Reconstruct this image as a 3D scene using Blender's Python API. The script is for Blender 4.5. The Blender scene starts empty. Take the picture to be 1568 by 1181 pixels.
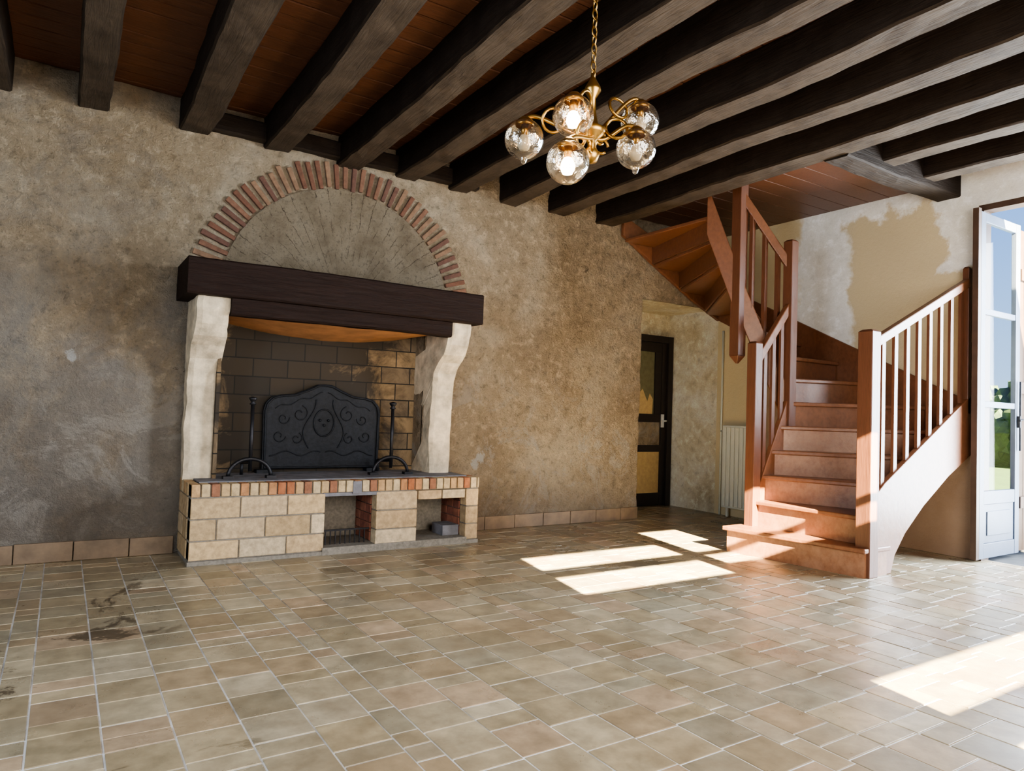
import bpy, bmesh, math, random
from mathutils import Vector, Matrix, noise
random.seed(7)
scn=bpy.context.scene
# ---------------------------------------------------------------- materials
def newmat(name):
    m=bpy.data.materials.new(name); m.use_nodes=True
    nt=m.node_tree; b=nt.nodes["Principled BSDF"]
    return m,nt,b
def N(nt,t,**kw):
    n=nt.nodes.new(t)
    for k,v in kw.items():
        if k in n.inputs.keys(): n.inputs[k].default_value=v
        else: setattr(n,k,v)
    return n
def coords(nt,scale=(1,1,1),loc=(0,0,0)):
    tc=N(nt,'ShaderNodeTexCoord'); mp=N(nt,'ShaderNodeMapping')
    mp.inputs['Scale'].default_value=scale; mp.inputs['Location'].default_value=loc
    nt.links.new(tc.outputs['Object'],mp.inputs['Vector']); return mp.outputs['Vector']
def noise_n(nt,vec,scale,detail=6,rough=0.6,dist=0):
    n=N(nt,'ShaderNodeTexNoise'); n.inputs['Scale'].default_value=scale; n.inputs['Detail'].default_value=detail
    n.inputs['Roughness'].default_value=rough; n.inputs['Distortion'].default_value=dist
    nt.links.new(vec,n.inputs['Vector']); return n.outputs['Fac']
def ramp(nt,fac,stops,interp='LINEAR'):
    r=N(nt,'ShaderNodeValToRGB'); cr=r.color_ramp; cr.interpolation=interp
    while len(cr.elements)<len(stops): cr.elements.new(0.5)
    for e,(p,c) in zip(cr.elements,stops):
        e.position=p; e.color=(c[0],c[1],c[2],1) if len(c)==3 else c
    nt.links.new(fac,r.inputs['Fac']); return r.outputs['Color']
def mix(nt,fac,a,b,bt='MIX'):
    m=N(nt,'ShaderNodeMix',data_type='RGBA',blend_type=bt)
    for inp,v in ((m.inputs['Factor'],fac),(m.inputs['A'],a),(m.inputs['B'],b)):
        if hasattr(v,'links'): nt.links.new(v,inp)
        elif isinstance(v,(int,float)): inp.default_value=v
        else: inp.default_value=(v[0],v[1],v[2],1)
    return m.outputs['Result']
def mathn(nt,op,a,b=None,c=None,clamp=False):
    m=N(nt,'ShaderNodeMath',operation=op); m.use_clamp=clamp
    for i,v in enumerate((a,b,c)):
        if v is None: continue
        if hasattr(v,'links'): nt.links.new(v,m.inputs[i])
        else: m.inputs[i].default_value=v
    return m.outputs[0]
def bump(nt,b,h,strength=0.5,dist=0.02,prev=None):
    n=N(nt,'ShaderNodeBump'); n.inputs['Strength'].default_value=strength; n.inputs['Distance'].default_value=dist
    nt.links.new(h,n.inputs['Height'])
    if prev is not None: nt.links.new(prev,n.inputs['Normal'])
    nt.links.new(n.outputs['Normal'],b.inputs['Normal']); return n.outputs['Normal']
def xyz(nt,vec):
    s=N(nt,'ShaderNodeSeparateXYZ'); nt.links.new(vec,s.inputs[0]); return s.outputs
def mapr(nt,v,a,b,c=0,d=1):
    m=N(nt,'ShaderNodeMapRange'); nt.links.new(v,m.inputs[0])
    for i,x in enumerate((a,b,c,d)): m.inputs[i+1].default_value=x
    return m.outputs[0]

def plaster(name,base,dark,light,bmp=1.0,extra=None):
    m,nt,b=newmat(name); v=coords(nt)
    n1=noise_n(nt,v,1.3,9,.7,.5); n2=noise_n(nt,v,11,8,.72,.3); n3=noise_n(nt,v,55,5,.7)
    c=ramp(nt,n1,[(.36,dark),(.5,base),(.62,light)])
    c=mix(nt,mapr(nt,n2,.54,.67,0,.65*min(1,bmp+.1)),c,[x*.5 for x in dark])
    c=mix(nt,mapr(nt,n2,.48,.36,0,.7),c,[min(1,x*1.25) for x in light])
    c=mix(nt,mapr(nt,n3,.56,.68,0,.55*bmp),c,[x*.4 for x in dark])
    if extra: c=extra(nt,v,c)
    nt.links.new(c,b.inputs['Base Color']); b.inputs['Roughness'].default_value=.95; b.inputs['Specular IOR Level'].default_value=.2
    h=mathn(nt,'ADD',mathn(nt,'MULTIPLY',noise_n(nt,v,7,6,.65,.3),1.2),mathn(nt,'MULTIPLY',n2,-1.3))
    h=mathn(nt,'ADD',h,mathn(nt,'MULTIPLY',noise_n(nt,v,34,8,.75),1.0))
    h=mathn(nt,'ADD',h,mathn(nt,'MULTIPLY',noise_n(nt,v,120,3,.6),.3))
    bump(nt,b,h,1.0*bmp,.13)
    return m
def wall_extra(nt,v,c):
    o=xyz(nt,v)
    lower=mapr(nt,o[2],2.3,.5)
    leftm=mapr(nt,o[0],2.4,.5)
    nn=noise_n(nt,v,1.7,8,.72,.6)
    f=mathn(nt,'MULTIPLY',leftm,mapr(nt,mathn(nt,'ADD',nn,mathn(nt,'MULTIPLY',lower,.2)),.44,.68),clamp=True)
    c=mix(nt,mathn(nt,'MULTIPLY',f,.62),c,(.40,.39,.38))  # cooler, dimmer light on the left put into the plaster colour
    n4=noise_n(nt,v,2.3,10,.78,1.2)
    f2=mathn(nt,'MULTIPLY',mapr(nt,n4,.53,.58),mapr(nt,o[2],1.7,.8))
    c=mix(nt,mathn(nt,'MULTIPLY',f2,.6),c,(.78,.72,.64))
    n5=noise_n(nt,v,5.5,7,.8,.6)
    c=mix(nt,mapr(nt,n5,.65,.69,0,.75),c,(.19,.135,.095))
    n6=noise_n(nt,v,.8,5,.6,.4)
    c=mix(nt,mapr(nt,n6,.5,.7,0,.22),c,(.55,.39,.22))
    for (x,z,r) in ((.04,1.36,.05),(3.26,.66,.05),(3.20,.60,.04)):
        dx=mathn(nt,'POWER',mathn(nt,'ABSOLUTE',mathn(nt,'SUBTRACT',o[0],x)),2.0); dz=mathn(nt,'POWER',mathn(nt,'ABSOLUTE',mathn(nt,'SUBTRACT',o[2],z)),2.0)
        d=mathn(nt,'SQRT',mathn(nt,'ADD',dx,dz)); d=mathn(nt,'ADD',d,mathn(nt,'MULTIPLY',mathn(nt,'SUBTRACT',n5,.5),.25))
        c=mix(nt,mapr(nt,d,r,r*.7,0,.85),c,(.88,.86,.82))
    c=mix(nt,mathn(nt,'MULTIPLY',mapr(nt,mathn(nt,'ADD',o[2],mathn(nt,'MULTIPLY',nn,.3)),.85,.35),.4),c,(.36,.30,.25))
    return c
M_wall=plaster('plaster_wall',(.68,.54,.375),(.53,.405,.27),(.80,.67,.50),1.0,wall_extra)
M_pale=plaster('plaster_pale',(.78,.69,.50),(.60,.49,.31),(.86,.80,.66),.5)
def stairwall_extra(nt,v,c):
    o=xyz(nt,v)
    n=noise_n(nt,v,2.6,7,.65)
    nn=mathn(nt,'SUBTRACT',n,.5)
    yy=mathn(nt,'ADD',o[1],mathn(nt,'MULTIPLY',nn,.5)); zz=mathn(nt,'ADD',o[2],mathn(nt,'MULTIPLY',nn,.7))
    beige=(.55,.46,.30)
    ins=mapr(nt,yy,3.96,3.90)
    ins=mathn(nt,'MULTIPLY',ins,mapr(nt,zz,3.08,3.02))
    hole=mathn(nt,'MULTIPLY',mapr(nt,yy,3.12,3.08),mapr(nt,zz,2.36,2.42))
    ins=mathn(nt,'MULTIPLY',ins,mathn(nt,'SUBTRACT',1.0,hole))
    n7=noise_n(nt,v,1.2,4,.5)
    c2=mix(nt,ins,c,mix(nt,n7,beige,(.65,.56,.38)))
    far=mapr(nt,yy,4.45,4.55)
    c2=mix(nt,far,c2,(.64,.53,.33))
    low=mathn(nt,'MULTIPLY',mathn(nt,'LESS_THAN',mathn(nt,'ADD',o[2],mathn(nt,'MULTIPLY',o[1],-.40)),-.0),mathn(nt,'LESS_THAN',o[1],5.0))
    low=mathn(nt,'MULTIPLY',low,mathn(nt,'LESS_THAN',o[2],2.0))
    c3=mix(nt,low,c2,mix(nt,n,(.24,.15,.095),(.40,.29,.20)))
    return c3
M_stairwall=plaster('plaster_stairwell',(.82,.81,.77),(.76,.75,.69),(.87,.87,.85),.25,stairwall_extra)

def wood(name,c1,c2,rough=.6,scale=(1.5,14,14),bmp=.3,spec=.4,dust=None,under_lit=None):
    m,nt,b=newmat(name); v=coords(nt,scale)
    n=noise_n(nt,v,2.2,8,.65,1.2); n2=noise_n(nt,v,9,4,.6)
    c=mix(nt,n,c1,c2); c=mix(nt,mapr(nt,n2,.4,.8,0,.5),c,[x*.5 for x in c1])
    vv=coords(nt)
    if dust:
        c=mix(nt,mapr(nt,noise_n(nt,vv,6,6,.7),.45,.75,0,.6),c,dust)
    if under_lit:
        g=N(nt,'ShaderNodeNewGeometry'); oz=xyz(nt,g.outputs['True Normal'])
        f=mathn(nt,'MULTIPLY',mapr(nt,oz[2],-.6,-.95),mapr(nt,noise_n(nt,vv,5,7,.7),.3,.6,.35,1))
        c=mix(nt,f,c,under_lit)  # downward faces lighter: floor bounce light put into the colour
    nt.links.new(c,b.inputs['Base Color']); b.inputs['Roughness'].default_value=rough
    b.inputs['Specular IOR Level'].default_value=spec
    bump(nt,b,n,bmp,.02); return m
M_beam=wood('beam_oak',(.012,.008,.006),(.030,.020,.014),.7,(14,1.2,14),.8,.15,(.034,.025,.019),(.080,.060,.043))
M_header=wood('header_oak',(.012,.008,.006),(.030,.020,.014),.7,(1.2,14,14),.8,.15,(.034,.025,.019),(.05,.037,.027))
M_mantel=wood('mantel_oak',(.009,.0045,.0035),(.030,.014,.010),.65,(1.5,14,14),.7,.2)
M_board=wood('ceiling_board',(.075,.030,.015),(.20,.080,.038),.6,(1.5,10,10),.4)
M_stair=wood('stair_wood',(.15,.058,.027),(.24,.102,.050),.36,(4,4,3),.12,.5)
M_step=wood('step_wood_sunlit',(.22,.095,.048),(.34,.165,.09),.36,(4,4,3),.12,.5,(.42,.24,.15))  # lighter stair wood: sunlight on the lower risers put into the colour
M_stairD=wood('stair_wood_upright',(.10,.038,.020),(.165,.068,.036),.38,(12,12,1.2),.12,.5)
def plain(name,col,rough=.6,metal=0,nscale=20,var=.15,bmp=.1,spec=.5):
    m,nt,b=newmat(name); v=coords(nt); n=noise_n(nt,v,nscale,5,.6)
    c=mix(nt,mapr(nt,n,.3,.7),[x*(1-var) for x in col],[min(1,x*(1+var)) for x in col])
    nt.links.new(c,b.inputs['Base Color']); b.inputs['Roughness'].default_value=rough; b.inputs['Metallic'].default_value=metal
    b.inputs['Specular IOR Level'].default_value=spec
    if bmp: bump(nt,b,n,bmp,.01)
    return m
M_iron=plain('cast_iron',(.014,.016,.021),.6,.5,30,.4,.5)
M_steel=plain('wrought_iron',(.03,.03,.035),.45,.7)
M_brass=plain('brass',(.38,.23,.07),.34,1.0,15,.3,.02)
M_paint=plain('sash_paint_glare',(.085,.105,.145),.5,0,8,.1,.05)  # sash paint with bluish sky glare put into its colour
M_frame=plain('frame_brown_paint',(.075,.043,.028),.5,0,8,.2,.05)
M_dark=plain('dark_paint',(.018,.013,.011),.45)
M_rad=plain('radiator_enamel',(.66,.66,.56),.4,0,5,.03,0)
M_canvas=plain('sagging_canvas',(.42,.21,.095),.9,0,6,.25,.2)
M_mortar=plain('mortar',(.22,.20,.17),.95,0,40,.25,.6)
M_grout=plain('grout',(.62,.62,.63),.8,0,5,.4,.2)
M_stone=plain('jamb_limestone',(.58,.49,.36),.9,0,9,.36,1.0)
M_concrete=plain('hearth_slab',(.17,.17,.19),.85,0,9,.35,.5)
M_skirt=plain('skirting_tile',(.18,.125,.08),.5,0,7,.3,.2)
M_beige=plain('door_panel_beige',(.48,.34,.16),.6)
M_olive=plain('door_pane_olive',(.15,.14,.08),.15)
M_white=plain('door_white',(.7,.7,.68),.5)

def attr_mat(name,rough,nscale,namp,bmp,edge=None,spec=.5):
    m,nt,b=newmat(name); a=N(nt,'ShaderNodeAttribute'); a.attribute_name='Col'
    v=coords(nt); n=noise_n(nt,v,nscale,6,.65)
    c=mix(nt,1.0,a.outputs['Color'],mix(nt,mapr(nt,n,.3,.7),[1-namp]*3,[1+namp]*3),'MULTIPLY')
    nt.links.new(c,b.inputs['Base Color']); b.inputs['Roughness'].default_value=rough
    b.inputs['Specular IOR Level'].default_value=spec
    bump(nt,b,n,bmp,.01); return m,nt,b,c,v
M_tile,nt,b,c,v=attr_mat('floor_tile',.38,9,.30,.12)
n=noise_n(nt,v,3,6,.7,.5)
nt.links.new(mapr(nt,n,.3,.7,.22,.44),b.inputs['Roughness'])
nb_=noise_n(nt,v,1.6,6,.65,.4)
c=mix(nt,mapr(nt,nb_,.42,.64,0,.5),c,(.19,.14,.085))
st=noise_n(nt,v,1.1,7,.75,1.4); o=xyz(nt,v)
fm=mathn(nt,'MULTIPLY',mapr(nt,st,.56,.60,0,.85),mapr(nt,o[0],.75,.3))
nt.links.new(mix(nt,fm,c,(.055,.038,.022)),b.inputs['Base Color'])
M_brick=attr_mat('brick',.9,22,.3,.7)[0]

# soot stained fire-brick
m,nt,b=newmat('fire_brick'); M_fire=m; v=coords(nt)
o=xyz(nt,v); cm=N(nt,'ShaderNodeCombineXYZ')
nt.links.new(mathn(nt,'ADD',o[0],o[1]),cm.inputs[0]); nt.links.new(o[2],cm.inputs[1])
bt=N(nt,'ShaderNodeTexBrick'); nt.links.new(cm.outputs[0],bt.inputs['Vector'])
bt.inputs['Color1'].default_value=(.30,.205,.11,1); bt.inputs['Color2'].default_value=(.17,.125,.08,1); bt.inputs['Mortar'].default_value=(.025,.022,.018,1)
bt.inputs['Scale'].default_value=1; bt.inputs['Mortar Size'].default_value=.005; bt.inputs['Brick Width'].default_value=.27; bt.inputs['Row Height'].default_value=.145
n=noise_n(nt,v,2.6,7,.7,.8)
dx=mathn(nt,'ABSOLUTE',mathn(nt,'SUBTRACT',o[0],1.60))
s=mathn(nt,'SUBTRACT',1.65,mathn(nt,'MULTIPLY',dx,1.35)); s=mathn(nt,'ADD',s,mathn(nt,'MULTIPLY',mathn(nt,'SUBTRACT',n,.5),3.0))
c=mix(nt,mathn(nt,'MULTIPLY',mapr(nt,s,.2,.85),.90),bt.outputs['Color'],(.016,.014,.012))
nt.links.new(c,b.inputs['Base Color']); b.inputs['Roughness'].default_value=.9
bump(nt,b,mathn(nt,'SUBTRACT',mathn(nt,'MULTIPLY',n,.3),bt.outputs['Fac']),.5,.01)

# tympanum with irregular radial scoring
m,nt,b=newmat('scored_tympanum'); M_tymp=m; v=coords(nt); o=xyz(nt,v)
ang=mathn(nt,'ARCTAN2',mathn(nt,'SUBTRACT',o[2],1.85),mathn(nt,'SUBTRACT',o[0],1.9))
n=noise_n(nt,v,5,7,.72); n2=noise_n(nt,v,8,6,.8,.5)
w=mathn(nt,'FRACT',mathn(nt,'ADD',mathn(nt,'MULTIPLY',ang,9.5),mathn(nt,'MULTIPLY',n,.9)))
line=mathn(nt,'LESS_THAN',w,.06)
line=mathn(nt,'MULTIPLY',line,mapr(nt,n2,.45,.53))
c=ramp(nt,n,[(.32,(.36,.275,.18)),(.5,(.52,.415,.285)),(.7,(.64,.53,.385))])
n3=noise_n(nt,v,40,6,.75)
c=mix(nt,mapr(nt,n3,.50,.66,0,.7),c,(.19,.14,.095))
c=mix(nt,mathn(nt,'MULTIPLY',line,.75),c,(.10,.07,.045))
nt.links.new(c,b.inputs['Base Color']); b.inputs['Roughness'].default_value=.95
h=mathn(nt,'SUBTRACT',mathn(nt,'MULTIPLY',noise_n(nt,v,30,8,.75),1.6),mathn(nt,'MULTIPLY',line,.7))
bump(nt,b,h,1,.11)

# glass
def glassmat(name,tint,gl=.12,rough=.03,fk=.75):
    m=bpy.data.materials.new(name); m.use_nodes=True; nt=m.node_tree; nt.nodes.clear()
    out=N(nt,'ShaderNodeOutputMaterial'); t=N(nt,'ShaderNodeBsdfTransparent'); g=N(nt,'ShaderNodeBsdfGlossy'); mx=N(nt,'ShaderNodeMixShader')
    t.inputs[0].default_value=(*tint,1); g.inputs['Roughness'].default_value=rough
    lw=N(nt,'ShaderNodeLayerWeight'); lw.inputs[0].default_value=.35
    if fk>.3:
        v=coords(nt); nz=noise_n(nt,v,40,3,.5)
        bp=N(nt,'ShaderNodeBump'); bp.inputs['Strength'].default_value=.45; bp.inputs['Distance'].default_value=.02; nt.links.new(nz,bp.inputs['Height']); nt.links.new(bp.outputs[0],g.inputs['Normal'])
    nt.links.new(mathn(nt,'ADD',mathn(nt,'MULTIPLY',lw.outputs['Facing'],fk),gl,clamp=True),mx.inputs[0])
    nt.links.new(t.outputs[0],mx.inputs[1]); nt.links.new(g.outputs[0],mx.inputs[2]); nt.links.new(mx.outputs[0],out.inputs[0]); return m
M_globe=glassmat('globe_glass',(.90,.83,.72),.18,.12)
M_pane=glassmat('window_glass',(.96,.98,1),.0,.02,.05)
def emis(name,col,st):
    m,nt,b=newmat(name); b.inputs['Emission Color'].default_value=(*col,1); b.inputs['Emission Strength'].default_value=st; b.inputs['Base Color'].default_value=(*col,1); return m
M_bulb=emis('lit_bulb',(1,.76,.45),30)
M_bulboff=plain('unlit_bulb',(.45,.42,.36),.3,0,5,.02,0)
def leafy(name,a,b_,sc):
    m,nt,b=newmat(name); v=coords(nt); n=noise_n(nt,v,sc,6,.7)
    nt.links.new(ramp(nt,n,[(.35,a),(.65,b_)]),b.inputs['Base Color']); b.inputs['Roughness'].default_value=.8; return m
M_grass=leafy('grass',(.018,.045,.005),(.035,.075,.010),3)
M_hedge=leafy('hedge_leaves',(.010,.026,.005),(.045,.075,.016),2.5)
M_hill=leafy('far_hill',(.02,.035,.04),(.035,.055,.06),.1)
M_terr=plain('terrace_gravel',(.05,.05,.05),.9,0,12,.3,.4)

# ---------------------------------------------------------------- mesh helpers
def hexa(bm,pts,col=None,mi=0):
    vs=[bm.verts.new(p) for p in pts]
    fs=[]
    for idx in ((3,2,1,0),(4,5,6,7),(0,1,5,4),(1,2,6,5),(2,3,7,6),(3,0,4,7)):
        f=bm.faces.new([vs[i] for i in idx]); f.material_index=mi; fs.append(f)
    if col is not None:
        l=bm.loops.layers.float_color.get('Col')
        for f in fs:
            for lp in f.loops: lp[l]=(col[0],col[1],col[2],1)
    return fs
def box(bm,lo,hi,col=None,mi=0):
    x0,y0,z0=lo;x1,y1,z1=hi
    return hexa(bm,[(x0,y0,z0),(x1,y0,z0),(x1,y1,z0),(x0,y1,z0),(x0,y0,z1),(x1,y0,z1),(x1,y1,z1),(x0,y1,z1)],col,mi)
def bar(bm,a,b,w,h,up=Vector((0,0,1)),mi=0):
    a=Vector(a);b=Vector(b);d=(b-a).normalized()
    s=d.cross(up)
    if s.length<1e-4: s=Vector((1,0,0))
    s.normalize(); u=s.cross(d).normalized(); s*=w/2;u*=h/2
    hexa(bm,[a-s-u,a+s-u,a+s+u,a-s+u,b-s-u,b+s-u,b+s+u,b-s+u],None,mi)
def prism(bm,poly,vec,mi=0):
    vec=Vector(vec); a=[bm.verts.new(Vector(p)) for p in poly]; b=[bm.verts.new(Vector(p)+vec) for p in poly]
    bm.faces.new(a).material_index=mi; bm.faces.new(list(reversed(b))).material_index=mi
    n=len(a)
    for i in range(n): bm.faces.new([a[i],b[i],b[(i+1)%n],a[(i+1)%n]]).material_index=mi
def tube(bm,pts,r,seg=8,mi=0,closed=False):
    pts=[Vector(p) for p in pts]; n=len(pts); rings=[]
    rr=r if isinstance(r,(list,tuple)) else [r]*n
    prev=None
    for i,p in enumerate(pts):
        if closed: d=pts[(i+1)%n]-pts[i-1]
        else: d=pts[min(i+1,n-1)]-pts[max(i-1,0)]
        d.normalize()
        ref=prev if prev is not None else (Vector((0,0,1)) if abs(d.z)<.9 else Vector((1,0,0)))
        s=d.cross(ref)
        if s.length<1e-3: s=d.cross(Vector((1,0,0)))
        s.normalize(); u=s.cross(d); prev=u
        rings.append([bm.verts.new(p+(s*math.cos(t)+u*math.sin(t))*rr[i]) for t in [2*math.pi*k/seg for k in range(seg)]])
    for i in range(n if closed else n-1):
        a=rings[i];b=rings[(i+1)%n]
        for k in range(seg): 
            f=bm.faces.new([a[k],a[(k+1)%seg],b[(k+1)%seg],b[k]]); f.material_index=mi; f.smooth=True
    if not closed:
        bm.faces.new(rings[0]).material_index=mi; bm.faces.new(list(reversed(rings[-1]))).material_index=mi
def lathe(bm,c,prof,seg=24,mi=0):
    rings=[[bm.verts.new((c[0]+r*math.cos(2*math.pi*k/seg),c[1]+r*math.sin(2*math.pi*k/seg),c[2]+z)) for k in range(seg)] for r,z in prof]
    for a,b in zip(rings,rings[1:]):
        for k in range(seg):
            f=bm.faces.new([a[k],a[(k+1)%seg],b[(k+1)%seg],b[k]]); f.smooth=True; f.material_index=mi
def finish(bm,name,mats,parent=None,bevel=0,smooth=False,weld=False):
    bmesh.ops.recalc_face_normals(bm,faces=bm.faces)
    me=bpy.data.meshes.new(name); bm.to_mesh(me); bm.free()
    ob=bpy.data.objects.new(name,me); scn.collection.objects.link(ob)
    for m in (mats if isinstance(mats,(list,tuple)) else [mats]): me.materials.append(m)
    if parent: ob.parent=parent
    if bevel:
        md=ob.modifiers.new('Bevel','BEVEL'); md.width=bevel; md.segments=2; md.limit_method='ANGLE'
    if smooth:
        for p in me.polygons: p.use_smooth=True
    return ob
def empty(name,loc=(0,0,0)):
    e=bpy.data.objects.new(name,None); scn.collection.objects.link(e); e.empty_display_size=.1; e.location=(0,0,0); return e
def hewn(name,lo,hi,mat,axis,amp=.012,step=.12,seed=0,parent=None,rot=0,cross=3):
    bm=bmesh.new(); lo=Vector(lo);hi=Vector(hi)
    n=max(2,int((hi[axis]-lo[axis])/step)); o=[a for a in range(3) if a!=axis]
    e=.012
    w0=hi[o[0]]-lo[o[0]]; w1=hi[o[1]]-lo[o[1]]; ex=e/w0; ey=e/w1
    prof=[(ex,0),(.5,0),(1-ex,0),(1,ey),(1,.5),(1,1-ey),(1-ex,1),(.5,1),(ex,1),(0,1-ey),(0,.5),(0,ey)]
    rings=[]
    for i in range(n+1):
        t=i/n; ring=[]
        for (p,q) in prof:
            v=Vector((0,0,0)); v[axis]=lo[axis]+(hi[axis]-lo[axis])*t
            v[o[0]]=lo[o[0]]+w0*p; v[o[1]]=lo[o[1]]+w1*q
            s=Vector((seed*7.1,seed*3.3,seed*1.7))
            d=noise.noise_vector(v*.9+s)*amp*1.0+noise.noise_vector(v*11+s)*amp*.3; d[axis]=0
            ring.append(bm.verts.new(v+d))
        rings.append(ring)
    m=len(prof)
    for a,b in zip(rings,rings[1:]):
        for k in range(m): bm.faces.new([a[k],a[(k+1)%m],b[(k+1)%m],b[k]])
    bm.faces.new(rings[0]); bm.faces.new(rings[-1])
    return finish(bm,name,mat,parent)

D=5.55; XR=6.38; XL=-2.2; YF=-1.2; ZC=3.3
# ---------------------------------------------------------------- walls
bm=bmesh.new()
Db=D+.03
for lo,hi,mi in [((XL-.3,Db,0),(.94,6.3,ZC),0),((.94,Db,1.85),(2.66,6.3,ZC),0),((2.66,Db,0),(5.2,6.3,ZC),0),((5.2,Db,2.36),(XR,6.3,ZC),1),
              ((.94,5.80,0),(2.66,6.3,1.85),0),((.94,Db,0),(2.66,5.8,.5),0)]:
    box(bm,lo,hi,None,mi)
def cuts(a,b,keys,step):
    ks=sorted(set([a,b]+keys)); out=[]
    for p,q in zip(ks,ks[1:]):
        n=max(1,round((q-p)/step)); out+=[p+(q-p)*i/n for i in range(n)]
    return out+[ks[-1]]
gx=cuts(-1.2,XR,[.94,2.66,5.2],.025); gz=cuts(0,ZC,[.5,1.85,2.36],.025)
def relief(x,z):
    p=Vector((x,0,z))
    d=.014*noise.noise(p*2.2)+.013*noise.noise(p*6+Vector((3,0,0)))+.011*noise.noise(p*14)+.007*noise.noise(p*30)
    r=math.hypot(x-1.9,z-1.91)
    k=min(1,max(0,(r-1.16)/.08)) if z>1.8 else 1
    e=min(1,max(0,(z-.14)/.1))
    return d*k*(.3+.7*e)+(.012*(1-k))
vg={}
def gv(i,j):
    if (i,j) not in vg: vg[(i,j)]=bm.verts.new((gx[i],D+relief(gx[i],gz[j]),gz[j]))
    return vg[(i,j)]
skin=[]
for i in range(len(gx)-1):
    for j in range(len(gz)-1):
        x_=(gx[i]+gx[i+1])/2;z_=(gz[j]+gz[j+1])/2
        if .94<x_<2.66 and z_<1.85: continue
        if x_>5.2 and z_<2.36: continue
        f=bm.faces.new([gv(i,j),gv(i+1,j),gv(i+1,j+1),gv(i,j+1)]); f.smooth=True; skin.append(f)
be=[e for f in skin for e in f.edges if len(e.link_faces)==1]
r_=bmesh.ops.extrude_edge_only(bm,edges=list(set(be)))
for v_ in [g for g in r_['geom'] if isinstance(g,bmesh.types.BMVert)]: v_.co.y=D+.045
finish(bm,'wall_back',[M_wall,M_pale])
bm=bmesh.new(); box(bm,(4.9,6.3,0),(XR+.3,6.5,2.8)); finish(bm,'wall_alcove',M_pale)
bm=bmesh.new()
box(bm,(XR,2.78,0),(XR+.12,5.52,ZC)); box(bm,(XR,.9,2.95),(XR+.12,2.78,ZC)); box(bm,(XR,YF,0),(XR+.12,.9,ZC)); box(bm,(XR,5.52,0),(XR+.12,6.5,ZC),mi=1)
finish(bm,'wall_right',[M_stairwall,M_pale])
bm=bmesh.new(); box(bm,(XL-.3,YF-.06,0),(XL,D,ZC)); finish(bm,'wall_left',M_wall)
bm=bmesh.new()
xs=[XL,1.76,2.34,3.13,3.30,3.90,4.08,XR+.12]
lowh=[(1.05,1.175),(1.275,1.47)]; uph=[(2.275,2.50),(2.59,2.80)]; w2=[(2.40,2.56),(2.60,3.05)]
holes={1:uph,2:lowh+uph,3:lowh,4:lowh+w2,5:w2}
for i in range(7):
    z=0
    for (a,b_) in holes.get(i,[])+[(ZC,ZC)]:
        if a>z: box(bm,(xs[i],YF-.06,z),(xs[i+1],YF,a))
        z=b_
finish(bm,'wall_front',M_wall)

# ---------------------------------------------------------------- floor (individually laid tiles)
bm=bmesh.new(); bm.loops.layers.float_color.new('Col')
box(bm,(XL-.3,YF-.06,-.12),(XR+.12,6.5,-.003),(.4,.4,.4),1)
x=XL; g=.0035; ci=0
pal=[(.33,.27,.175),(.35,.295,.20),(.30,.245,.155),(.385,.33,.235),(.315,.27,.185),(.335,.255,.16),(.275,.245,.175),(.36,.27,.18)]
while x<XR+.05:
    ww=[.205,.205,.103][ci%3] if random.random()<.85 else .205
    y=YF-random.random()*.2
    while y<6.3:
        L=random.choice([.205,.205,.205,.103]) if ww>.15 else random.choice([.205,.205,.103])
        y1=min(y+L,6.3); x1=min(x+ww,XR+.1)
        if y1-y>.03 and x1-x>.03:
            c=random.choice(pal); k=random.uniform(.84,1.12)
            if random.random()<.05: k*=1.25
            c=tuple(q*k for q in c)
            dz=random.uniform(-.001,.001)
            box(bm,(x+g,y+g,-.02),(x1-g,y1-g,dz),c,0)
        y=y1
    x+=ww; ci+=1
finish(bm,'floor',[M_tile,M_grout],bevel=.0015)
for nm,x0,x1 in (('baseboard_back',XL,.72),('baseboard_back.001',2.98,5.2)):
    bm=bmesh.new(); x=x0
    while x<x1-.02:
        e=min(x+.33,x1); box(bm,(x+.003,D-.018,0.001),(e-.003,D+.01,.125+random.uniform(-.006,.006))); x=e
    finish(bm,nm,M_skirt,bevel=.003)

# ---------------------------------------------------------------- ceiling + beams
bm=bmesh.new(); y=YF-.06
while y<D+.7:
    e=y+.15; box(bm,(XL-.3,y+.007,ZC+random.uniform(0,.008)),(XR+.12,e-.007,ZC+.03)); y=e
box(bm,(XL-.3,YF-.06,ZC+.03),(XR+.12,6.5,ZC+.06))
finish(bm,'ceiling',M_board)
edges=[(-1.8,-1.6),(-1.2,-1.0),(-.58,-.37),(.0,.18),(.61,.82),(1.22,1.42),(1.80,2.0),(2.31,2.51),(2.82,3.02),(3.36,3.56),(3.93,4.13),(4.54,4.76)]
for i,(a,b_) in enumerate(edges):
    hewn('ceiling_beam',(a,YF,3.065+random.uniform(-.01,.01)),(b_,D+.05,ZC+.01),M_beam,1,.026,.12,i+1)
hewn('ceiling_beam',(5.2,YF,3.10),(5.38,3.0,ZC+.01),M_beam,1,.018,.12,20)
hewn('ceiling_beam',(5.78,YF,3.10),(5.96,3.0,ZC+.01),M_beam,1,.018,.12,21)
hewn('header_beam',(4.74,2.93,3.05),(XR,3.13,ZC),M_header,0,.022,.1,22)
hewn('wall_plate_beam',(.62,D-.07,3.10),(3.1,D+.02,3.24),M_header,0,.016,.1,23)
bm=bmesh.new(); 
for i in range(12): box(bm,(4.78,3.13+i*.2,3.20),(XR,3.13+i*.2+.195,3.225))
finish(bm,'trim_stairwell',M_stairD,bevel=.003)

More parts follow.
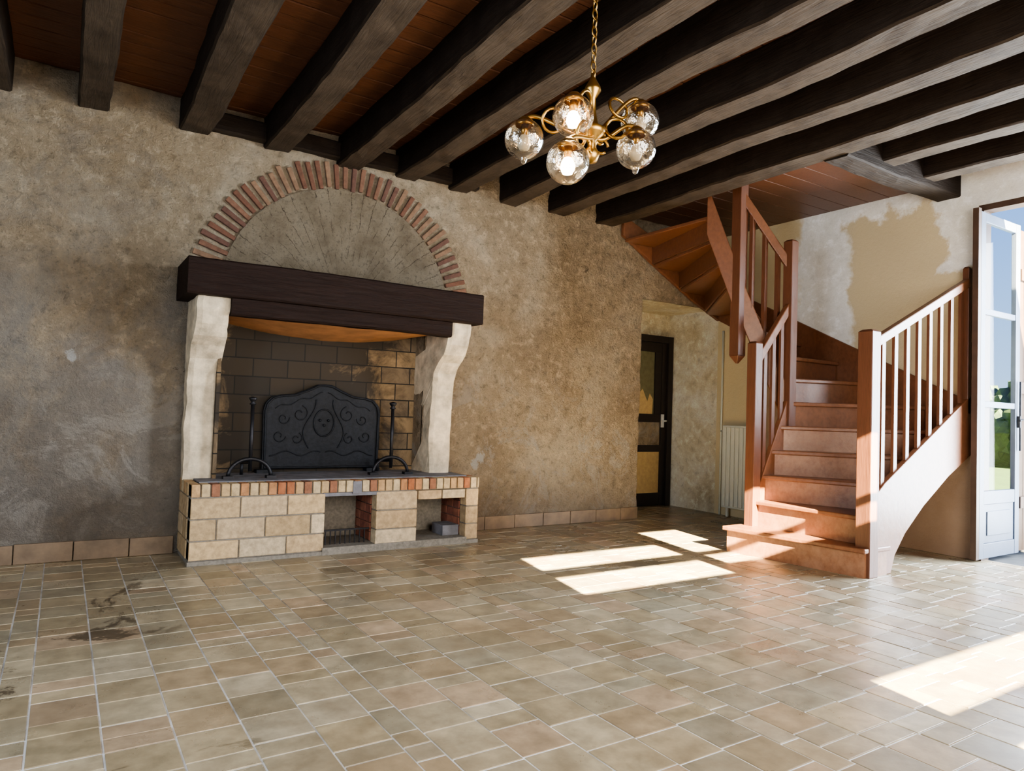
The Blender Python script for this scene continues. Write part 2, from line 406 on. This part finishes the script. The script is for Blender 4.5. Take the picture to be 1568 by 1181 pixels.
# ---------------------------------------------------------------- fireplace
fp=empty('stone_fireplace')
tan=[(.48,.345,.195),(.53,.40,.25),(.42,.305,.175),(.45,.325,.19),(.55,.44,.295)]
red=[(.34,.13,.06),(.40,.20,.095),(.46,.32,.17),(.26,.12,.07),(.48,.36,.21),(.44,.28,.14),(.5,.39,.24)]
yF=5.05
bm=bmesh.new(); bm.loops.layers.float_color.new('Col')
def course(z0,z1,x0,x1,off,L=.32,pal_=tan,y0=yF,d=.1):
    x=x0-off
    while x<x1-.01:
        a=max(x,x0);e=min(x+L,x1)
        if e-a>.02:
            c=random.choice(pal_);k=random.uniform(.8,1.1); r=random.uniform(-.003,.003)
            box(bm,(a+.005,y0+r,z0+.005),(e-.005,y0+d,z1-.005),tuple(q*k for q in c))
        x+=L
for i,(z0,z1) in enumerate([(.03,.16),(.16,.305),(.305,.45)]):
    course(z0,z1,.745,1.66,[0,.15,0][i]); course(z0,z1,2.05,2.40,0,.35); course(z0,z1,2.83,2.955,0,.14)
course(.37,.45,2.40,2.83,0,.215)
x=.745
while x<2.95:
    c=random.choice(red); box(bm,(x+.005,yF-.004,.455),(min(x+.0625,2.955)-.005,yF+.11,.54),c)
    x+=.0625
for (xa,xb) in ((.742,.80),(2.90,2.958)):
    for i,(z0,z1) in enumerate([(.03,.16),(.16,.305),(.305,.45)]):
        y=yF+.1-[0,.12,0][i]
        while y<D-.02:
            e=min(y+.3,D-.01); s=max(y,yF+.1)
            if e-s>.03: box(bm,(xa,s+.005,z0+.004),(xb,e-.005,z1-.004),random.choice(tan))
            y+=.3
    y=yF+.11
    while y<D-.03:
        box(bm,(xa,y+.004,.455),(xb,min(y+.1,D)-.004,.54),random.choice(red)); y+=.1
for xx in (1.645,2.05,2.385,2.83):
    for i in range(5): 
        for j in range(3): box(bm,(xx,yF+.11+j*.11,.06+i*.07),(xx+.016,yF+.215+j*.11,.125+i*.07),random.choice([(.20,.07,.045),(.26,.10,.06)]))
finish(bm,'hearth_bricks',M_brick,fp,bevel=.004)
bm=bmesh.new()
for lo,hi in [((.75,yF+.012,0),(1.645,D+.2,.533)),((2.066,yF+.012,0),(2.385,D+.2,.533)),((2.846,yF+.012,0),(2.95,D,.533)),
              ((1.645,yF-.01,0),(2.846,D,.055)),((1.645,yF+.012,.45),(2.066,D+.2,.533)),((2.385,yF+.012,.45),(2.846,D+.2,.533)),((1.6,5.48,0),(2.9,D,.5)),((.742,yF-.006,0),(2.958,yF+.05,.028))]:
    box(bm,lo,hi)
finish(bm,'hearth_core',M_mortar,fp)
bm=bmesh.new(); box(bm,(.81,yF+.11,.536),(2.895,5.8,.547))
box(bm,(1.86,yF-.012,.44),(1.93,yF+.05,.535)); box(bm,(1.64,yF+.006,.425),(2.07,yF+.1,.452)); box(bm,(2.68,yF+.1,.055),(2.83,yF+.3,.14))
finish(bm,'hearth_slab',M_concrete,fp,bevel=.004)
bm=bmesh.new()
for i in range(9): bar(bm,(1.70+i*.038,yF+.10,.055),(1.70+i*.038,yF+.10,.16),.008,.008)
bar(bm,(1.67,yF+.10,.16),(2.04,yF+.10,.16),.012,.012); finish(bm,'niche_grate',M_steel,fp)
bm=bmesh.new(); box(bm,(.94,5.76,.54),(2.66,5.80,1.85)); box(bm,(.925,5.35,.54),(.95,5.8,1.85)); finish(bm,'firebox_lining',M_fire,fp)
def jamb(x0,x1,nm):
    prof=[(5.40,.535),(5.405,.8),(5.40,1.15),(5.385,1.30),(5.35,1.40),(5.27,1.49),(5.19,1.55),(5.13,1.63),(5.10,1.72),(5.095,1.815),(5.82,1.815),(5.82,.535)]
    bm=bmesh.new(); n=6; rings=[]
    fine=[]
    for (a,b_) in zip(prof,prof[1:]+prof[:1]):
        k=max(1,int(math.dist(a,b_)/.03))
        for j in range(k): fine.append((a[0]+(b_[0]-a[0])*j/k,a[1]+(b_[1]-a[1])*j/k))
    for i in range(n+1):
        xx=x0+(x1-x0)*i/n
        rg=[]
        for (yy,zz) in fine:
            ed=(i in (0,n)); v=Vector((xx,yy,zz)); d=noise.noise_vector(v*5)*.014+noise.noise_vector(v*17)*.008
            if ed and yy<5.7: v.y+=.014
            rg.append(bm.verts.new(v+Vector((d.x,d.y,0))))
        rings.append(rg)
    m=len(fine)
    for a,b_ in zip(rings,rings[1:]):
        for k in range(m): bm.faces.new([a[k],a[(k+1)%m],b_[(k+1)%m],b_[k]])
    bm.faces.new(rings[0]); bm.faces.new(rings[-1])
    finish(bm,nm,M_stone,fp,smooth=False)
jamb(.74,.95,'jamb_left'); jamb(2.66,2.86,'jamb_right')
hewn('mantel_beam',(.66,5.02,1.81),(2.92,5.56,2.06),M_mantel,0,.014,.1,31,fp)
hewn('mantel_under_beam',(.95,5.07,1.69),(2.66,5.16,1.82),M_mantel,0,.012,.1,32,fp)
bm=bmesh.new(); nx,ny=24,8; g_=[[None]*(ny+1) for _ in range(nx+1)]
for i in range(nx+1):
    for j in range(ny+1):
        u=i/nx;w_=j/ny; x_=.95+1.71*u;y_=5.14+.62*w_
        z_=1.735-.10*math.sin(math.pi*u)**.8*(.4+.6*w_)+.01*noise.noise(Vector((x_*4,y_*4,0)))
        g_[i][j]=bm.verts.new((x_,y_,z_))
for i in range(nx):
    for j in range(ny): bm.faces.new([g_[i][j],g_[i+1][j],g_[i+1][j+1],g_[i][j+1]])
finish(bm,'hood_canvas',M_canvas,fp,smooth=True)
bm=bmesh.new(); bm.loops.layers.float_color.new('Col')
cxa,cza=1.9,1.91; ri,ro=.965,1.175; nb=46
for i in range(nb):
    a0=math.pi*(i/nb)+.009; a1=math.pi*((i+1)/nb)-.024
    if math.sin((a0+a1)/2)*ri<.13: continue
    j=random.uniform(-.015,.012); jo=random.uniform(-.025,.015); yy=D-.010+random.uniform(-.004,.004)
    pts=[]
    for y_ in (yy,D+.03):
        for (r_,a_) in ((ri+j,a0),(ro+jo,a0),(ro+jo,a1),(ri+j,a1)): pts.append((cxa+r_*math.cos(a_),y_,cza+r_*math.sin(a_)))
    c=random.choice([(.13,.060,.038),(.16,.082,.052),(.11,.055,.040),(.19,.115,.072)])
    hexa(bm,pts,c)
finish(bm,'arch_bricks',M_brick,fp,bevel=.006)
bm=bmesh.new(); pts=[(cxa+(ri-.01)*math.cos(math.pi*i/48),cza+(ri-.01)*math.sin(math.pi*i/48)) for i in range(49)]
prism(bm,[(p[0],D-.004,p[1]) for p in pts],(0,.02,0)); finish(bm,'arch_tympanum',M_tymp,fp)

bm=bmesh.new()
half=[(0,1.27),(.06,1.265),(.14,1.225),(.25,1.18),(.36,1.17),(.43,1.15),(.475,1.10),(.49,1.04),(.485,.7),(.485,.575)]
out=[(1.83+x_,z_) for x_,z_ in half]+[(1.83-x_,z_) for x_,z_ in reversed(half[1:])]
prism(bm,[(x_,5.70,z_) for x_,z_ in out],(0,.03,0))
rim=[Vector((x_,5.695,z_)) for x_,z_ in out]; cc=Vector((1.83,5.695,.9))
tube(bm,[cc+(p-cc)*.965 for p in rim],.010,6,closed=True)
for k in range(2):
    s=-1 if k else 1
    # scroll-work, garland and supporters in low relief
    for (ox,oz,r0) in ((.20,1.02,.07),(.33,.98,.05),(.36,.84,.055),(.22,.82,.05)):
        tube(bm,[(1.83+s*(ox+r0*(1-t*.75)*math.cos(7*t+ox*9)),5.697,oz+r0*(1-t*.75)*math.sin(7*t+ox*9)) for t in [i/16 for i in range(17)]],.006,6)
    tube(bm,[(1.83+s*x_,5.697,.70+.02*math.sin(x_*26)) for x_ in [.02+.0275*i for i in range(16)]],.006,6)
    tube(bm,[(1.83+s*(.12+.05*math.sin(t*5)),5.697,.74+.4*t) for t in [i/12 for i in range(13)]],.007,6)
    tube(bm,[(1.83+s*x_,5.697,1.20-.35*x_+.012*math.sin(x_*40)) for x_ in [.02+.027*i for i in range(15)]],.005,6)
tube(bm,[(1.83+.085*math.cos(a),5.697,.95+.11*math.sin(a)) for a in [i*math.pi/10 for i in range(20)]],.008,6,closed=True)
for i in range(3): lathe(bm,(1.83+(-.035+.035*i),5.694,.97-.04*(i%2)),[(0,-.012),(.011,-.008),(.013,0),(.011,.008),(0,.012)],8)
box(bm,(1.3,5.66,.545),(1.42,5.74,.575)); box(bm,(2.2,5.66,.545),(2.32,5.74,.575))
fb=finish(bm,'cast_iron_fireback',M_iron,fp,bevel=.003)
def andiron(x,y,nm):
    bm=bmesh.new()
    tube(bm,[(x,y,.60),(x,y,1.09)],.013,10)
    lathe(bm,(x,y,1.08),[(.0,0),(.022,.004),(.024,.012),(.012,.02),(.02,.03),(.03,.045),(.028,.055),(.0,.062)],14)
    tube(bm,[(x+.15*math.cos(a),y,.56+.13*math.sin(a)) for a in [math.pi*i/14 for i in range(15)]],.014,8)
    for s in (-1,1):
        box(bm,(x+s*.15-.035,y-.03,.548),(x+s*.15+.035,y+.03,.568))
    tube(bm,[(x,y,.67),(x,y+.04,.66),(x,y+.28,.64)],.013,8); tube(bm,[(x,y+.28,.65),(x,y+.28,.548)],.012,8)
    finish(bm,nm,M_steel)
andiron(1.17,5.30,'andiron'); andiron(2.29,5.36,'andiron.001')

# ---------------------------------------------------------------- staircase
st=empty('winder_staircase'); RH=.21
O=[Vector((4.95,2.88)),Vector((6.33,2.88)),Vector((6.33,5.48)),Vector((4.87,5.48))]
OL=[0,1.38,3.98,5.44]
def Op(k):
    s=(k-2)/13*OL[-1]
    for i in range(3):
        if s<=OL[i+1]+1e-6: return O[i].lerp(O[i+1],(s-OL[i])/(OL[i+1]-OL[i])),i
    return O[3],2
IA,IC,ID,IE=Vector((4.92,3.84)),Vector((5.36,3.84)),Vector((5.05,4.15)),Vector((4.88,4.38))
def Ip(k):
    for (k0,p0),(k1,p1) in (((2,IA),(6,IC)),((6,IC),(11,ID)),((11,ID),(15,IE))):
        if k<=k1: return p0.lerp(p1,(k-k0)/(k1-k0))
    return IE
bt_=bmesh.new(); br_=bmesh.new()
for k in range(2,15):
    i0,o0=Ip(k),Op(k)[0]; i1,o1=Ip(k+1),Op(k+1)[0]
    d=(o0-i0).normalized(); nrm=Vector((d.y,-d.x))
    mid=(i1+o1)/2-(i0+o0)/2
    if nrm.dot(mid)>0: nrm=-nrm
    poly=[i0+nrm*.03,o0+nrm*.03]
    if Op(k)[1]!=Op(k+1)[1]: poly.append(O[Op(k)[1]+1])
    poly+=[o1,i1]
    z=k*RH
    prism(bt_,[(p.x,p.y,z-.035) for p in poly],(0,0,.035))
    a=i0;b_=o0
    prism(br_,[(a.x,a.y,z-RH),(b_.x,b_.y,z-RH),(b_.x-nrm.x*.02,b_.y-nrm.y*.02,z-RH),(a.x-nrm.x*.02,a.y-nrm.y*.02,z-RH)],(0,0,RH-.03),mi=0 if k<6 else 1)
prism(bt_,[(4.64,3.93,RH-.035),(4.78,2.79,RH-.035),(5.12,2.79,RH-.035),(5.12,2.88,RH-.035),(5.0,3.93,RH-.035)],(0,0,.035))
prism(br_,[(4.68,3.91,0),(4.81,2.81,0),(4.85,2.83,0),(4.72,3.91,0)],(0,0,RH-.03))
prism(br_,[(4.81,2.81,0),(5.10,2.81,0),(5.10,2.84,0),(4.82,2.84,0)],(0,0,RH-.03))
prism(br_,[(4.68,3.91,0),(5.0,3.91,0),(5.0,3.88,0),(4.69,3.88,0)],(0,0,RH-.03))
finish(bt_,'treads',M_stair,st,bevel=.008); finish(br_,'risers',[M_step,M_stair],st)
bm=bmesh.new()
prism(bm,[(x_,2.815,z_) for x_,z_ in [(4.93,.02),(4.93,.56),(5.07,.66),(6.37,1.36),(6.37,.86),(6.0,.69),(5.62,.47),(5.36,.28),(5.22,.13),(5.17,0.0),(4.95,0.0)]],(0,.045,0))
def zk(y): return RH*(2+13*(1.38+(y-2.88))/5.44)
prism(bm,[(6.345,2.86,zk(2.86)+.22),(6.345,5.52,zk(5.52)+.22),(6.345,5.52,zk(5.52)-.2),(6.345,2.86,zk(2.86)-.2)],(.03,0,0))
prism(bm,[(6.37,5.49,2.62),(4.86,5.49,3.19),(4.86,5.49,2.98),(5.4,5.49,2.68),(5.9,5.49,2.42),(6.37,5.49,2.22)],(0,.045,0))
def string(p,q,z0,z1,top,bot,th=.045):
    d=(q-p).normalized(); n_=Vector((-d.y,d.x))*th/2
    prism(bm,[(p.x-n_.x,p.y-n_.y,z0+top),(q.x-n_.x,q.y-n_.y,z1+top),(q.x-n_.x,q.y-n_.y,z1-bot),(p.x-n_.x,p.y-n_.y,z0-bot)],(2*n_.x,2*n_.y,0))
string(IA,IC,.36,1.26,.1,.3); string(IC,ID,1.26,2.31,.1,.28); string(ID,IE,2.31,3.1,.12,.33)
finish(bm,'strings',M_stair,st,bevel=.006)
bm=bmesh.new()
def post(x_,y_,z0,z1,s=.09,cap=True,tip=False):
    box(bm,(x_-s/2,y_-s/2,z0),(x_+s/2,y_+s/2,z1))
    if cap: hexa(bm,[(x_-s/2,y_-s/2,z1),(x_+s/2,y_-s/2,z1),(x_+s/2,y_+s/2,z1),(x_-s/2,y_+s/2,z1),(x_-s*.3,y_-s*.3,z1+.015),(x_+s*.3,y_-s*.3,z1+.015),(x_+s*.3,y_+s*.3,z1+.015),(x_-s*.3,y_+s*.3,z1+.015)])
    if tip: hexa(bm,[(x_-.01,y_-.01,z0-.07),(x_+.01,y_-.01,z0-.07),(x_+.01,y_+.01,z0-.07),(x_-.01,y_+.01,z0-.07),(x_-s/2,y_-s/2,z0),(x_+s/2,y_-s/2,z0),(x_+s/2,y_+s/2,z0),(x_-s/2,y_+s/2,z0)])
post(4.89,2.84,.0,1.76,.11); post(4.90,3.84,0,1.74); post(5.36,3.84,.8,2.68); post(5.05,4.15,1.66,3.25,.1,False,True); post(6.33,2.84,1.2,2.42,.05)
finish(bm,'newel_posts',M_stairD,st,bevel=.005)
bm=bmesh.new()
bar(bm,(4.95,2.84,1.685),(6.33,2.84,2.30),.055,.07)
bar(bm,(4.93,3.84,1.60),(5.36,3.84,2.12),.05,.07)
bar(bm,(5.36,3.84,2.45),(5.05,4.15,3.13),.05,.07)
finish(bm,'handrails',M_stair,st,bevel=.008)
bm=bmesh.new()
for i in range(8):
    t=(i+.7)/8.3; x_=4.95+1.38*t; zt=1.68+.615*t; zb=.58+.76*t
    box(bm,(x_-.022,2.83,zb),(x_+.022,2.852,zt))
for i in range(3):
    t=(i+1)/4; x_=IA.x+(IC.x-IA.x)*t; box(bm,(x_-.02,3.83,.4+.9*t),(x_+.02,3.852,1.6+.5*t))
    p=IC.lerp(ID,t); box(bm,(p.x-.018,p.y-.018,1.3+1.05*t),(p.x+.018,p.y+.018,2.43+.68*t))
finish(bm,'balusters',M_stairD,st)

# ---------------------------------------------------------------- alcove door
dr=empty('door_1')
bm=bmesh.new(); y0,y1=6.20,6.26
for lo,hi in [((5.5,y0,0),(5.58,6.3,2.08)),((6.28,y0,0),(6.36,6.3,2.08)),((5.58,y0+.002,2.0),(6.28,6.3,2.08)),
 ((5.58,y0+.03,0.01),(5.68,y1+.02,2.0)),((6.2,y0+.03,.01),(6.28,y1+.02,2.0)),((5.68,y0+.032,.01),(6.2,y1+.02,.16)),((5.68,y0+.032,1.88),(6.2,y1+.02,2.0)),((5.68,y0+.032,.66),(6.2,y1+.02,.74)),((5.68,y0+.032,1.02),(6.2,y1+.02,1.12)),((6.09,y0+.034,1.12),(6.2,y1+.02,1.88))]: box(bm,lo,hi)
finish(bm,'door_frame',M_dark,dr,bevel=.003)
bm=bmesh.new(); box(bm,(5.66,6.25,1.1),(6.1,6.26,1.9),mi=0); box(bm,(5.66,6.25,.14),(6.22,6.26,.68),mi=1); box(bm,(5.66,6.25,.72),(6.22,6.26,1.04),mi=2)
prism(bm,[(5.7,6.245,1.12),(6.06,6.245,1.12),(6.07,6.245,1.3),(6.02,6.245,1.37),(5.98,6.245,1.27),(5.9,6.245,1.42),(5.8,6.245,1.33),(5.7,6.245,1.45)],(0,.01,0),mi=1)
finish(bm,'door_panels',[M_olive,M_beige,M_wall],dr)
bm=bmesh.new(); tube(bm,[(6.22,6.22,1.04),(6.22,6.16,1.04),(6.15,6.15,1.04)],.01,8); box(bm,(6.2,6.215,.96),(6.24,6.232,1.12)); finish(bm,'door_handle',M_white,dr)

rd=empty('panel_radiator')
bm=bmesh.new()
for i in range(7):
    y_=4.93+i*.058; box(bm,(6.26,y_,.12),(6.32,y_+.05,1.0))
box(bm,(6.275,4.92,.10),(6.33,5.34,.14)); box(bm,(6.275,4.92,.97),(6.33,5.34,1.02))
for y_ in (5.0,5.25): box(bm,(6.28,y_,0.001),(6.31,y_+.03,.12))
finish(bm,'fins',M_rad,rd,bevel=.008)
bm=bmesh.new(); tube(bm,[(6.35,5.42,.001),(6.35,5.42,2.1)],.012,8); tube(bm,[(6.35,5.42,.95),(6.31,5.33,.95)],.012,8)
finish(bm,'supply_pipe',M_rad,rd)

# ---------------------------------------------------------------- french window leaf + frame
fw=empty('window_1')
bm=bmesh.new(); yl=2.72; a,b_=6.30,7.02
for lo,hi in [((a,yl,.02),(a+.08,yl+.04,2.88)),((b_-.08,yl,.02),(b_,yl+.04,2.88)),((a+.08,yl+.002,2.80),(b_-.08,yl+.038,2.88)),((a+.08,yl+.002,.02),(b_-.08,yl+.038,.14)),((a+.08,yl+.002,.46),(b_-.08,yl+.038,.57)),((a+.08,yl+.005,1.26),(b_-.08,yl+.035,1.31)),((a+.08,yl+.005,2.03),(b_-.08,yl+.035,2.08)),((a+.08,yl+.012,.14),(b_-.08,yl+.028,.46)),((a+.15,yl+.004,.2),(b_-.15,yl+.012,.40))]: box(bm,lo,hi)
finish(bm,'sash',M_paint,fw,bevel=.004)
bm=bmesh.new(); box(bm,(a+.075,yl+.017,.56),(b_-.075,yl+.022,2.81)); finish(bm,'glass',M_pane,fw)
bm=bmesh.new()
box(bm,(XR+.002,2.74,0),(XR+.13,2.778,2.95)); box(bm,(XR+.002,.95,2.9),(XR+.13,2.74,2.948)); box(bm,(XR+.002,.905,0),(XR+.13,.95,2.948))
box(bm,(a-.05,yl+.0,.02),(a-.003,yl+.045,2.9))
for i in range(4): box(bm,(b_+.03+i*.09,yl+.02,.03),(b_+.115+i*.09,yl+.05,2.85))
for z_ in (.4,1.4,2.4): box(bm,(b_+.03,yl+.0,z_),(b_+.385,yl+.02,z_+.1))
finish(bm,'frame_and_shutter',M_frame,fw)
bm=bmesh.new(); tube(bm,[(b_-.04,yl-.02,.9),(b_-.04,yl-.02,1.5)],.008,8); box(bm,(b_-.055,yl-.025,1.1),(b_-.025,yl,1.2)); tube(bm,[(b_-.04,yl-.04,1.17),(b_-.13,yl-.05,1.16)],.009,8); finish(bm,'espagnolette',M_steel,fw)
bm=bmesh.new(); box(bm,(XR+.14,-8,-.2),(9.5,10,-.02)); finish(bm,'terrace_ground',M_terr)
bm=bmesh.new(); box(bm,(9.5,-60,-.3),(160,120,-.1)); box(bm,(6.6,10,-.3),(9.5,120,-.1)); finish(bm,'lawn_ground',M_grass)
bm=bmesh.new()
for i in range(26):
    c=Vector((25+random.uniform(-1.5,1.5),2+i*.8,1.0+random.uniform(-.3,.5))); r=random.uniform(1.1,1.9)
    g=bmesh.ops.create_icosphere(bm,subdivisions=4,radius=r,matrix=Matrix.Translation(c))
    for v_ in g['verts']:
        v_.co+=(v_.co-c).normalized()*(noise.noise(v_.co*2.2)*.45+noise.noise(v_.co*7)*.18)
finish(bm,'garden_hedge',M_hedge)
bm=bmesh.new()
pl=[(150,-40+i*6,4+3*noise.noise(Vector((i*.2,0,0)))+2*noise.noise(Vector((i*.9,4,0)))) for i in range(34)]
prism(bm,[(150,-40,-1)]+pl+[(150,158,-1)],(8,0,0)); finish(bm,'distant_hill',M_hill)

# ---------------------------------------------------------------- chandelier
ch=empty('globe_chandelier')
AX=Vector((1.317,1.647,0))
globes=[((1.148,1.762,1.93),False),((1.21,1.60,1.963),True),((1.504,1.638,2.035),False),((1.433,1.575,1.91),False),((1.157,1.549,1.80),True)]
bm=bmesh.new()
lathe(bm,(AX.x,AX.y,3.06),[(0,-.06),(.015,-.055),(.04,-.02),(.05,0)],20)
z=3.0; i=0
while z>2.13:
    cc=Vector((AX.x,AX.y,z)); ax=Vector((1,0,0)) if i%2 else Vector((0,1,0))
    tube(bm,[cc+ax*.009*math.cos(t)+Vector((0,0,.017*math.sin(t))) for t in [2*math.pi*k/8 for k in range(8)]],.0025,5,closed=True)
    z-=.027;i+=1
lathe(bm,(AX.x,AX.y,1.86),[(0,0),(.018,.005),(.028,.03),(.012,.05),(.014,.07),(.040,.09),(.045,.105),(.02,.12),(.012,.16),(.010,.2),(.026,.225),(.024,.235),(.010,.26),(.004,.28),(0,.285)],20)
for (p,lit) in globes:
    p=Vector(p); dv=(p-Vector((AX.x,AX.y,p.z))); dh=Vector((dv.x,dv.y,0)).normalized(); sd=Vector((-dh.y,dh.x,0))
    hub=Vector((AX.x,AX.y,1.955))
    pts=[]
    P0=hub;P1=hub+dh*.04+Vector((0,0,-.06 if p.z<1.95 else -.02))+sd*.03;P2=Vector((p.x,p.y,p.z+.11))-dh*.04;P3=p+Vector((0,0,.062))
    for j in range(17):
        t=j/16; pts.append(P0*(1-t)**3+P1*3*t*(1-t)**2+P2*3*t*t*(1-t)+P3*t**3)
    tube(bm,pts,.0065,8)
    mid=pts[9]
    tube(bm,[mid+dh*.034*math.cos(t)+sd*.01*math.sin(t)+Vector((0,0,.034*math.sin(t)+.01)) for t in [2*math.pi*k/16 for k in range(16)]],.005,6,closed=True)
    tube(bm,[pts[4]+dh*.02*math.cos(t)+Vector((0,0,.022*math.sin(t)-.02)) for t in [2*math.pi*k/14 for k in range(13)]],.0045,6)
    lathe(bm,(p.x,p.y,p.z+.045),[(0,.025),(.012,.024),(.026,.012),(.03,0),(.028,-.004)],18)
    tube(bm,[p+Vector((0,0,.045)),p+Vector((0,0,.012))],.012,10)
finish(bm,'brass_frame',M_brass,ch)
bm=bmesh.new(); bl=bmesh.new(); bo=bmesh.new()
for i,(p,lit) in enumerate(globes):
    r=.0605
    lathe(bm,p,[(r*math.sin(t),r*math.cos(t)) for t in [.42+(math.pi-.42)*k/16 for k in range(17)]],28)
    if i in(0,3): lathe(bm,p,[(.001,-r-.018),(.008,-r-.012),(.012,-r+.002)],12)
    tgt=bl if lit else bo
    lathe(tgt,(p[0],p[1],p[2]-.008),[(.001,-.028),(.014,-.024),(.021,-.008),(.018,.008),(.010,.022),(.009,.03)],16)
finish(bm,'glass_globes',M_globe,ch); finish(bl,'lit_bulbs',M_bulb,ch); finish(bo,'unlit_bulbs',M_bulboff,ch)

# ---------------------------------------------------------------- lights
w=bpy.data.worlds.new('sky'); scn.world=w; w.use_nodes=True; nt=w.node_tree; bg=nt.nodes['Background']
tc=N(nt,'ShaderNodeTexCoord'); o=xyz(nt,tc.outputs['Generated'])
c=ramp(nt,o[2],[(0.0,(.66,.80,.95)),(.06,(.45,.68,1.0)),(.35,(.13,.34,.88)),(1,(.10,.26,.70))])
nt.links.new(c,bg.inputs[0]); bg.inputs[1].default_value=.6
def lamp(name,typ,loc,d,**kw):
    l=bpy.data.lights.new(name,typ); ob=bpy.data.objects.new(name,l); scn.collection.objects.link(ob); ob.location=loc
    ob.rotation_euler=Vector(d).to_track_quat('-Z','Y').to_euler()
    for k,v_ in kw.items(): setattr(l,k,v_)
    return ob
lamp('sun','SUN',(3,-8,6),(.21,1,-.5),energy=95,angle=.006,color=(1,.84,.55))
lamp('fill_rear_warm','AREA',(2.8,YF+.05,1.7),(0.15,1,-.02),energy=155,shape='RECTANGLE',size=4.5,size_y=2.0,color=(1,.92,.81))  # added warm fill lamp behind the camera, just inside the front wall
lamp('daylight_side_door','AREA',(XR+.9,1.5,1.5),(-1,0.15,-.05),energy=340,shape='RECTANGLE',size=1.8,size_y=2.7,color=(.80,.89,1))
lamp('fill_left_cool','AREA',(XL+.05,1.6,1.6),(1,0.25,-.02),energy=105,shape='RECTANGLE',size=2.2,size_y=1.6,color=(.78,.88,1))  # added cool lamp for light from the left; this wall has no opening

# ---------------------------------------------------------------- camera
yaw,pit,rol,f=0.57154145,0.0364766,0.0332448,1068.5
F0=Vector((math.sin(yaw),math.cos(yaw),0));R0=Vector((math.cos(yaw),-math.sin(yaw),0));U0=Vector((0,0,1))
F=F0*math.cos(pit)+U0*math.sin(pit);U1=U0*math.cos(pit)-F0*math.sin(pit)
U=U1*math.cos(rol)-R0*math.sin(rol);R=R0*math.cos(rol)+U1*math.sin(rol)
cam=bpy.data.cameras.new('camera'); co=bpy.data.objects.new('camera',cam); scn.collection.objects.link(co)
B=-F
co.matrix_world=Matrix(((R.x,U.x,B.x,0),(R.y,U.y,B.y,0),(R.z,U.z,B.z,1.1),(0,0,0,1)))
cam.sensor_width=36; cam.sensor_fit='HORIZONTAL'; cam.lens=f/1568*36; cam.clip_start=.05; cam.clip_end=500
scn.camera=co
scn.view_settings.view_transform='AgX'
scn.view_settings.look='AgX - Medium High Contrast'
scn.view_settings.exposure=1.25
